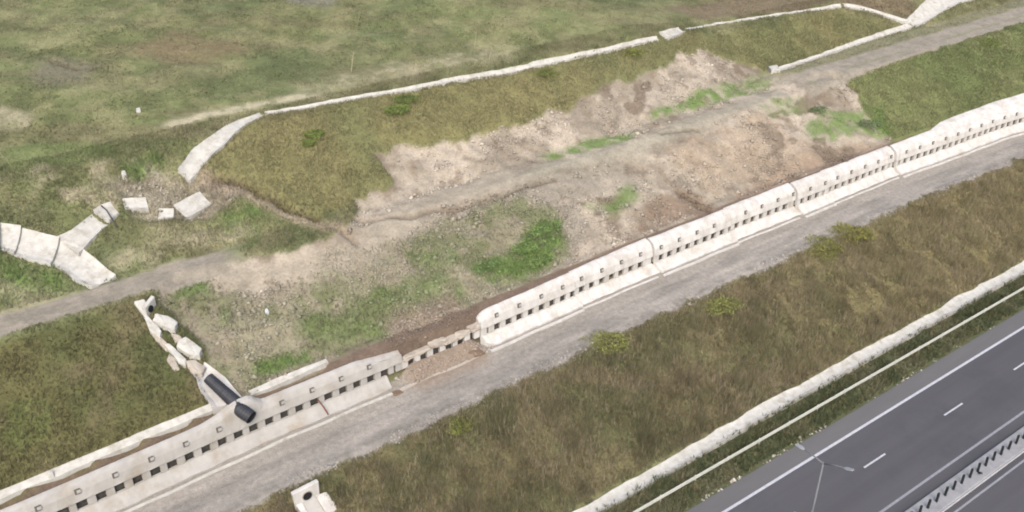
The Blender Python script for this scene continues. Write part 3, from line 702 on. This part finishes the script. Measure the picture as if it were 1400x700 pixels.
# chute under the pipe and its broken slabs up the slope
A = xy([(258, 500), (272, 530), (291, 565)]); B = xy([(280, 494), (309, 520), (332, 546)])
tag(ribbon('pipe_chute', A, B, m_conc, None, lip=.30, dip=.3, jit=.04, seed=50), 'smooth white concrete chute cradling the black pipe', 'chute')
def slab(name, pts, h, m, lab, cat, group=None, bev=.06):
    W_ = [G(a, b) for a, b in pts]; zc = [p[2] for p in W_]
    c = Vector(np.mean(W_, axis=0))
    mb_ = MB().hull([(p[0] - c.x, p[1] - c.y, p[2] - c.z + h * random.uniform(.9, 1.1)) for p in W_] + [((p[0] - c.x) * 1.02, (p[1] - c.y) * 1.02, p[2] - c.z - .3) for p in W_], bev)
    bmesh.ops.subdivide_edges(mb_.bm, edges=[e for e in mb_.bm.edges if e.calc_length() > .35], cuts=2, use_grid_fill=True)
    bmesh.ops.triangulate(mb_.bm, faces=mb_.bm.faces[:])
    o_ = mb_.build(name, m, None, False, .035 if h > .24 else .01)
    o_.location = c; return tag(o_, lab, cat, group)
g_ = 'broken chute slabs below the dirt track'
slab('chute_slab', [(183, 416), (198, 413), (205, 424), (196, 432)], .35, m_ditch, 'small white slab at the very top left of the broken chute', 'slab', g_)
slab('chute_slab', [(214, 434), (232, 438), (244, 446), (240, 458), (226, 452), (210, 444)], .5, m_ditch, 'thick pale slab right of the pipe hole on the broken chute', 'slab', g_)
slab('chute_slab', [(196, 432), (204, 436), (222, 456), (220, 466), (206, 456)], .35, m_ditch, 'narrow pale slab forming the upper left lip of the broken chute', 'slab', g_)
slab('chute_slab', [(246, 470), (256, 466), (277, 482), (274, 492), (262, 492), (242, 478)], .5, m_ditch, 'large pale slab tilted on the lower right of the broken chute', 'slab', g_)
slab('chute_slab', [(226, 474), (232, 473), (256, 496), (254, 504), (244, 498)], .35, m_ditch, 'long narrow pale slab on the lower left lip of the broken chute', 'slab', g_)
slab('chute_slab', [(254, 497), (266, 494), (282, 504), (276, 514), (262, 512)], .25, m_rubc, 'dull slab just above the black pipe chute', 'slab', g_)
slab('chute_slab', [(234, 458), (246, 460), (252, 468), (240, 470)], .2, m_rubc, 'small dull slab wedged between the two big pale chute slabs', 'slab', g_)
slab('chute_slab', [(206, 456), (222, 464), (236, 478), (228, 482), (214, 468)], .22, m_rubc, 'dull tilted slab on the left lip between two pale chute slabs', 'slab', g_)
slab('chute_slab', [(232, 484), (240, 492), (246, 506), (238, 508), (228, 494)], .15, m_rubc, 'half buried dull slab outside the lower left lip of the chute', 'slab', g_)
# upper headwall with round hole
hp = G(205, 425)
hw = empty('pipe_headwall', tuple(hp), R(38), 'small crooked white headwall with a dark round pipe hole below the track', 'headwall')
MB().hull([(-.75, -.2, -.4), (.75, -.2, -.4), (-.75, .2, -.4), (.75, .2, -.4), (-.65, -.15, .7), (.75, -.15, 1.0), (-.65, .2, .75), (.8, .2, 1.05)], .05).build('head_wall_block', m_ditch, hw)
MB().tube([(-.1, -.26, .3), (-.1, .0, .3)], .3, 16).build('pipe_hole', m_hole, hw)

# culvert outlet near the bottom edge
cp = np.array([NXC, NYC, 5.0]); cz = 4.8
cv_ = empty('culvert_headwall', (cp[0], cp[1], cz - .6), R(0), 'white culvert headwall with a round dark outlet on the slope below the gravel road', 'culvert')
TH = R(8)
MB().hull([(-1.0, -.12, -.9), (.9, -.12, -.9), (-1.0, .28, -.9), (.9, .28, -.9), (-1.15, -.1, 1.5), (1.0, -.1, 1.65), (-1.15, .28, 1.5), (1.0, .28, 1.65)], .04).build('head_wall_block', m_conc, cv_)
MB().tube([(-.05, -.17, .8), (-.05, .15, .8)], .42, 20).build('outlet_ring', m_concg, cv_)
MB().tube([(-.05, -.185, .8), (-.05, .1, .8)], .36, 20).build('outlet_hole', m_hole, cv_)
MB().hull([(.6, -.1, -1.2), (1.5, -.1, -1.2), (.6, -.1, .5), (1.5, -.1, .4), (.7, -1.7, -1.8), (1.75, -1.5, -1.8), (.75, -1.7, -.35), (1.75, -1.5, -.3)], .07).build('wing_wall', m_conc, cv_)
MB().hull([(-1.0, -.1, -1.2), (-.55, -.1, -1.2), (-1.0, -.1, .45), (-.5, -.1, .4), (-.8, -1.9, -1.6), (-.35, -1.9, -1.6), (-.8, -1.9, -.7), (-.35, -1.9, -.7)], .05).build('wing_wall', m_conc, cv_)
MB().hull([(-.52, -.1, -.9), (.6, -.1, -.9), (-.52, -.1, .35), (.6, -.1, .35), (-.35, -1.9, -1.6), (.75, -1.9, -1.6), (-.35, -1.9, -.86), (.75, -1.9, -.86)], .03).build('outlet_floor', m_concg, cv_)

# small loose pieces
slab('concrete_block', [(64, 649), (73, 647), (76, 654), (67, 656)], .35, m_ditch, 'small square pale block lying in grass above the left coping', 'concrete block')
slab('concrete_block', [(166, 238), (172, 236), (174, 244), (168, 246)], .35, m_ditch, 'small pale block on the dark green rim above the slump', 'concrete block')
slab('concrete_block', [(1050, 95), (1062, 93), (1066, 99), (1054, 101)], .5, m_ditch, 'white block at the near end of the ditch beside the far track', 'concrete block')
slab('concrete_block', [(186, 150), (192, 149), (193, 154), (187, 155)], .2, m_ditch, 'tiny pale stone alone on the open hillside', 'stone')
slab('white_scrap', [(362, 426), (366, 424), (369, 429), (364, 431)], .25, m_paint, 'tiny white scrap lying on the weedy debris below the track', 'scrap')
slab('soil_clod', [(640, 482), (656, 478), (664, 484), (650, 489)], .18, m_clod, 'brown heap of soil on the gravel road by the collapsed wall', 'soil heap')
slab('soil_clod', [(534, 537), (546, 533), (552, 537), (540, 542)], .12, m_clod, 'dark flat heap by the kerb end near the collapsed wall', 'soil heap')
r0_ = at(437, 551, 6.5); r1_ = at(446, 566, 5.7)
wyy = float(Yw(r0_[0]))
tag(MB().tube([(r0_[0], wyy + .1, 6.7), (r0_[0] + .15, wyy - .6, 6.25), (r0_[0] + .3, wyy - 1.0, 5.65)], .06, 8).build('rusty_strap', m_rust), 'reddish strip hanging out of a slot in the grey wall', 'strap')

fb = blur(FOOT, 1); ver[:, 2] -= (sst(.5, .95, fb) * .5).reshape(-1)
sub('ground', ~(fr | ft | fs), m_ground); sub('gravel_road', fr, m_gravel); sub('dirt_track', ft, m_gravel); sub('landslide_soil', fs, m_soil)

# ------------------------------------------------------------------ vegetation stuff
def colat(x, y):
    i = np.clip(np.searchsorted(gx, x) - 1, 0, NX - 1); j = np.clip(np.searchsorted(gy, y) - 1, 0, NY - 1)
    return col[j, i], i, j
def tufts(name, xs, ys, h, wd, cols, nb=4, lean=.5, m=None, z0=0):
    n = len(xs); zs = Zat(xs, ys) + z0
    ang = RNG.uniform(0, 2 * np.pi, (n, nb)); ln_ = RNG.uniform(.1, lean, (n, nb)) * h[:, None]; hh_ = h[:, None] * RNG.uniform(.6, 1.1, (n, nb))
    bx0 = xs[:, None] + RNG.uniform(-.5, .5, (n, nb)) * wd[:, None] * 2; by0 = ys[:, None] + RNG.uniform(-.5, .5, (n, nb)) * wd[:, None] * 2
    ca, sa = np.cos(ang), np.sin(ang); wa = RNG.uniform(0, 2 * np.pi, (n, nb)); wc, ws = np.cos(wa) * wd[:, None] * .5, np.sin(wa) * wd[:, None] * .5
    z = np.broadcast_to(zs[:, None], (n, nb))
    v = np.stack([np.stack([bx0 - wc, by0 - ws, z - .05], -1), np.stack([bx0 + wc, by0 + ws, z - .05], -1), np.stack([bx0 + ca * ln_, by0 + sa * ln_, z + hh_], -1)], 2)
    v = v.reshape(-1, 3); f = np.arange(len(v)).reshape(-1, 3)
    cc = np.repeat(np.repeat(cols, nb, axis=0) * RNG.uniform(.8, 1.2, (n * nb, 1)), 3, axis=0)
    return tag(link(name, npmesh(name, v, f, np.clip(cc, .003, .8)), m or m_blade), kind='stuff')
def scatter(n, x0, x1, y0, y1, f):
    xs = RNG.uniform(x0, x1, n); ys = RNG.uniform(y0, y1, n); k_ = f(xs, ys); return xs[k_], ys[k_]
def sampleg(A_, xs, ys):
    i = np.clip(np.searchsorted(gx, xs) - 1, 0, NX - 1); j = np.clip(np.searchsorted(gy, ys) - 1, 0, NY - 1); return A_[j, i]
def clump(xs, ys, s_=1.1, a=.78, b=.5): return (a + b * fbm(xs, ys, s_, 3, 401))[:, None]
def vary(c, amt=.25, straw=.0, strawc=(170, 150, 112)):
    g_ = c.mean(1, keepdims=True); c = (c * .80 + g_ * .20) * 1.18
    c = c * RNG.uniform(1 - amt, 1 + amt, (len(c), 1))
    if straw:
        s_ = RNG.random(len(c)) < straw; c[s_] = c[s_] * .4 + alb(*strawc) * .6
    return c
def visible(xs, ys):
    zs = Zat(xs, ys); d_ = np.stack([xs, ys, zs], -1) - CAM; dep = d_ @ c_f; px_ = 700 + FPX * (d_ @ c_r) / dep; py_ = 350 - FPX * (d_ @ c_u) / dep
    return (sampleg(FOOT, xs, ys) < .5) & (px_ > -160) & (px_ < 1560) & (py_ > -120) & (py_ < 820) & (dep > 0)
# lower slope: rank brown grass
def f1(x_, y_):
    v_ = y_ - (Yw(x_) - 60.5) * sst(46, 54, y_); return visible(x_, y_) & (v_ < sampleg(r0, x_, y_) + .15) & (y_ > 43.1 + .25 * np.sin(x_ * 3))
xs, ys = scatter(260000, -10, 215, 42.6, 55, f1)
cc, _, _ = colat(xs, ys); den = fbm(xs, ys, 2.2, 3, 201)
kk = RNG.random(len(xs)) < sst(.25, .5, den) * .6 + .4; xs, ys, cc, den = xs[kk], ys[kk], cc[kk], den[kk]
edge_ = 1 - .55 * sst(52.5, 54, ys - (Yw(xs) - 60.5))
tufts('slope_grass', xs, ys, (.12 + .50 * den * RNG.uniform(.5, 1.4, len(xs)) + .55 * sst(.5, .75, fbm(xs, ys, 1.2, 3, 402))) * edge_, RNG.uniform(.035, .075, len(xs)), vary(cc * 1.06 * clump(xs, ys, 1.4, .62, .86), .26, .16), 4)
sk = RNG.random(len(xs)) < .05 + .16 * sst(.45, .7, fbm(xs, ys, 3.5, 3, 403))
tufts('dry_stalks', xs[sk], ys[sk], RNG.uniform(.5, 1.15, sk.sum()) * edge_[sk], RNG.uniform(.03, .05, sk.sum()), vary(alb(160, 145, 116) * np.ones((sk.sum(), 3)), .3), 3, .35)
# verge shrubs
def f2(x_, y_): return visible(x_, y_)
xs, ys = scatter(60000, 10, 215, 37.35, 42.0, f2)
den = fbm(xs, ys, 1.3, 3, 210); kk = (RNG.random(len(xs)) < sst(.3, .5, den) * .6 + .4) & ((ys < 41.4) | (RNG.random(len(xs)) < .12)) & (ys > 37.75 + .55 * fbm(xs, ys * 0, 2.2, 3, 211)); xs, ys, den = xs[kk], ys[kk], den[kk]
cg = alb(92, 100, 66) * np.ones((len(xs), 3)); nn = fbm(xs, ys, 3, 3, 212); cg = cg * (1 - sst(.45, .6, nn)[:, None]) + alb(116, 116, 84) * sst(.45, .6, nn)[:, None]
tufts('verge_plants', xs, ys, .18 + .5 * den * RNG.uniform(.5, 1.3, len(xs)), RNG.uniform(.06, .13, len(xs)), vary(cg, .3, .08), 4, .8)
# slopes above the wall
def f3(x_, y_):
    v_ = y_ - (Yw(x_) - 60.5); return visible(x_, y_) & (v_ > 62.6) & (sampleg(trk, x_, y_) < .3) & (sampleg(m_slide, x_, y_) * (1 - sampleg(m_weed, x_, y_)) < RNG.random(len(x_)) * .9 + .05) & (sampleg(wide, x_, y_) < RNG.random(len(x_)) + .2)
xs, ys = scatter(330000, -5, 215, 61, 92, f3)
cc, _, _ = colat(xs, ys); den = fbm(xs, ys, 2.0, 3, 221); gr_ = sampleg(m_green, xs, ys); wd_ = sampleg(m_weed, xs, ys)
kk = RNG.random(len(xs)) < np.clip(sst(.25, .5, den) * .5 + .5 + gr_, 0, 1) * (1 - .5 * wd_ * (1 - gr_)); xs, ys, cc, den, gr_, wd_ = xs[kk], ys[kk], cc[kk], den[kk], gr_[kk], wd_[kk]
tufts('bank_grass', xs, ys, (.12 + .28 * den * RNG.uniform(.5, 1.4, len(xs))) * (1 + .5 * gr_), RNG.uniform(.035, .08, len(xs)), vary(cc * clump(xs, ys, 1.6, .70, .66), .2, .08, (176, 164, 128)), 4)
# open hillside
def f4(x_, y_): return visible(x_, y_) & (sampleg(m_slide, x_, y_) < .4) & (sampleg(m_pale, x_, y_) < RNG.random(len(x_)) * .9 + .1)
xs, ys = scatter(240000, -5, 240, 88, 175, f4)
cc, _, _ = colat(xs, ys); den = fbm(xs, ys, 3.0, 4, 231); kk = RNG.random(len(xs)) < sst(.3, .55, den) * .7 + .3; xs, ys, cc, den = xs[kk], ys[kk], cc[kk], den[kk]
tufts('hill_grass', xs, ys, (.07 + .22 * den * RNG.uniform(.4, 1.5, len(xs))), RNG.uniform(.05, .12, len(xs)), vary(cc * 1.02 * clump(xs, ys, 2.2, .62, .84), .16, .10, (166, 160, 124)), 4, .8)

# rubble over the slide
def rocks(name, xs, ys, sz, cols, m, sink=.3):
    n = len(xs); zs = Zat(xs, ys)
    base_v = np.array([(1, 0, 0), (-1, 0, 0), (0, 1, 0), (0, -1, 0), (0, 0, 1), (0, 0, -1)], float); ff = np.array([(0, 2, 4), (2, 1, 4), (1, 3, 4), (3, 0, 4), (2, 0, 5), (1, 2, 5), (3, 1, 5), (0, 3, 5)])
    v = base_v[None] * RNG.uniform(.6, 1.2, (n, 6, 1)) * sz[:, None, None]; v = v + RNG.uniform(-.25, .25, v.shape) * sz[:, None, None]; v[..., 2] *= .7
    a_ = RNG.uniform(0, 6.28, n); ca, sa = np.cos(a_)[:, None], np.sin(a_)[:, None]
    vx = v[..., 0] * ca - v[..., 1] * sa + xs[:, None]; vy = v[..., 0] * sa + v[..., 1] * ca + ys[:, None]; vz = v[..., 2] + (zs + sz * (.5 - sink))[:, None]
    vv = np.stack([vx, vy, vz], -1).reshape(-1, 3); f = (ff[None] + (np.arange(n) * 6)[:, None, None]).reshape(-1, 3)
    return tag(link(name, npmesh(name, vv, f, np.repeat(cols, 6, axis=0)), m), kind='stuff')
def f5(x_, y_):
    v_ = y_ - (Yw(x_) - 60.5); return visible(x_, y_) & (v_ > 62.2) & (np.clip(sampleg(m_slide, x_, y_) + sampleg(m_slump, x_, y_), 0, 1) > .5) & (sampleg(m_tread, x_, y_) < .35) & (sampleg(m_track2, x_, y_) < .45) & (sampleg(trk, x_, y_) < .4)
xs, ys = scatter(150000, 0, 170, 61, 100, f5); den = fbm(xs, ys, 4, 4, 241); kk = RNG.random(len(xs)) < sst(.42, .62, den) * .9 + .06; xs, ys = xs[kk], ys[kk]
cc, _, _ = colat(xs, ys)
rocks('rubble', xs, ys, RNG.gamma(2.0, .045, len(xs)) + .03, vary(cc * 1.03, .16), m_soil)
# debris by the collapsed wall
xs = RNG.uniform(XD0 - .5, XD1 + 1, 2600); ys = Yw(xs) + RNG.uniform(-1.5, 3.0, 2600); cc, _, _ = colat(xs, ys)
rocks('wall_debris', xs, ys, RNG.gamma(2.0, .03, len(xs)) + .02, vary(cc * 1.08, .12), m_soil)
# stones along the gravel road edge
xs = RNG.uniform(-5, 200, 9000); ys = 54.0 + (Yw(xs) - 60.5) + RNG.normal(0, .38, 9000); kk = visible(xs, ys) & (fbm(xs, ys * 0, 5, 3, 251) > .42); xs, ys = xs[kk], ys[kk]
rocks('roadside_gravel', xs, ys, RNG.gamma(2.0, .025, len(xs)) + .02, vary(alb(168, 162, 154) * np.ones((len(xs), 3)), .3), m_gravel)
xs = RNG.uniform(20, 200, 900); ys = 37.75 + np.abs(RNG.normal(0, .25, 900)); kk = fbm(xs, ys * 0, 2, 3, 261) > .55; xs, ys = xs[kk], ys[kk]
rocks('verge_stones', xs, ys, RNG.gamma(2.0, .045, len(xs)) + .03, vary(alb(178, 172, 158) * np.ones((len(xs), 3)), .2), m_gravel)

# ------------------------------------------------------------------ bushes (things)
def bush(px, py, rx, rz_, c, lab, n=900, group='bushes on the embankments'):
    p = G(px, py); root = empty('bush', tuple(p), random.uniform(0, 6), lab, 'bush', group)
    n = int(n * 1.6); q = RNG.normal(0, 1, (n, 3)); q /= np.linalg.norm(q, axis=1)[:, None]; rad = RNG.uniform(.45, 1.05, n) ** .6
    lob = .45 + 1.0 * fbm(q[:, 0] * 2 + px, q[:, 1] * 2 + q[:, 2], 1, 2, 5)
    P_ = q * (rad * lob)[:, None] * np.array([rx, rx * .85, rz_]); P_[:, 2] = np.abs(P_[:, 2]) * .85 + .03; P_[:, :2] *= 1 + .35 * (fbm(np.arctan2(q[:, 1], q[:, 0]) * 1.3 + px, q[:, 0] * 0, .5, 2, 8)[:, None] - .3)
    u = RNG.normal(0, 1, (n, 3)); u /= np.linalg.norm(u, axis=1)[:, None]; w2 = np.cross(u, RNG.normal(0, 1, (n, 3))); w2 /= np.linalg.norm(w2, axis=1)[:, None]
    s_ = RNG.uniform(.05, .11, (n, 1))
    v = np.stack([P_ - u * s_, P_ + w2 * s_ * .6, P_ + u * s_, P_ - w2 * s_ * .6], 1).reshape(-1, 3); f = np.arange(4 * n).reshape(-1, 4)
    cc = np.repeat(vary(alb(*c) * np.ones((n, 3)) * .95 * (.6 + .8 * fbm(P_[:, 0] + px, P_[:, 1] + P_[:, 2], .6, 2, 12))[:, None], .25), 4, axis=0)
    link('foliage', npmesh('foliage', v, f, cc), m_blade, root)
    mb_ = MB()
    for k_ in range(4):
        a_ = k_ * 1.6; mb_.tube([(0, 0, -.1), (math.cos(a_) * rx * .3, math.sin(a_) * rx * .3, rz_ * .4), (math.cos(a_) * rx * .6, math.sin(a_) * rx * .6, rz_ * .8)], [.04, .025, .01], 5)
    mb_.build('stem', m_stem, root)
YG = (140, 145, 72)
bush(831, 468, 1.9, .65, YG, 'yellow green bush at the gravel road edge, nearest to the camera', 1500)
bush(980, 418, 2.2, .8, YG, 'yellow green bush at the gravel road edge, middle one of the line', 1700)
bush(1125, 338, 2.6, .6, (136, 138, 62), 'low spreading olive bush left of two at the far road edge', 1500)
bush(1160, 318, 2.4, .6, (140, 138, 60), 'low spreading yellow olive bush right of two at the far road edge', 1500)
bush(625, 582, 1.4, .6, (118, 124, 56), 'small mossy green bush at the road edge below the collapsed wall', 900)
bush(540, 150, 1.8, .5, (116, 138, 58), 'bright green bush on the upper slope right below the thin crest ditch', 900)
bush(552, 136, 1.6, .5, (112, 132, 60), 'green bush touching the thin crest ditch', 800)
bush(428, 184, 1.2, .5, (118, 138, 56), 'small bright bush on the upper left olive slope', 600)
bush(420, 196, .9, .4, (116, 134, 58), 'smallest bright bush on the upper left olive slope', 450)
bush(863, 72, 1.6, .5, (130, 136, 62), 'yellowish bush just below the crest ditch in the middle distance', 700)
bush(745, 100, 1.6, .5, (122, 132, 62), 'flat green bush below the crest ditch above the pale bare lobe', 700)
bush(715, 338, 1.7, .4, (122, 152, 76), 'bright green clump at the left of the big patch on the debris', 1100)
bush(745, 312, 1.8, .4, (120, 150, 76), 'bright green clump at the top of the big patch on the debris', 1100)
bush(660, 362, 1.6, .3, (116, 144, 80), 'green clump at the lower left end of the big patch on the debris', 900)
bush(735, 355, 1.4, .32, (124, 152, 78), 'green clump at the lower right end of the big patch on the debris', 900)
bush(1350, 60, 2.0, .7, (124, 138, 66), 'green bush on the far right slope below the track', 700)
bush(1115, 150, 1.6, .35, (116, 136, 90), 'dark green bush on the slide near its right edge', 700)
bush(1185, 168, 2.1, .4, (118, 136, 92), 'broad dark green bush at the right edge of the slide', 900)
# dry saplings on the hill
def sapling(px, py, h_, lab):
    p = G(px, py); mb_ = MB(); rr = random.Random(px)
    tp = Vector((.25 * h_, .1, h_)); mb_.tube([(0, 0, -.1), tp * .5, tp], [.05, .035, .015], 6)
    for k_ in range(6):
        t_ = rr.uniform(.35, .9); a_ = rr.uniform(0, 6.28); s_ = tp * t_; e_ = s_ + Vector((math.cos(a_) * .5, math.sin(a_) * .5, .4)) * rr.uniform(.6, 1.2)
        mb_.tube([s_, e_], [.02, .008], 4)
    o_ = mb_.build('dry_sapling', m_twig); o_.location = p; tag(o_, lab, 'sapling', 'dry saplings on the hillside')
m_twig = mat_noise('pale_twig', alb(176, 168, 138), alb(196, 188, 160), 5, bump=0)
sapling(480, 98, 2.4, 'dry leaning sapling above the left half of the crest ditch')
sapling(648, 66, 2.2, 'dry bare sapling above the middle of the crest ditch')
sapling(668, 88, 1.8, 'short dry sapling nearly touching the middle of the crest ditch')
print('verts', NX * NY)

for o_ in bpy.data.objects:
    if o_.parent is None and o_.get('category') and not o_.get('kind'): o_['kind'] = 'thing'
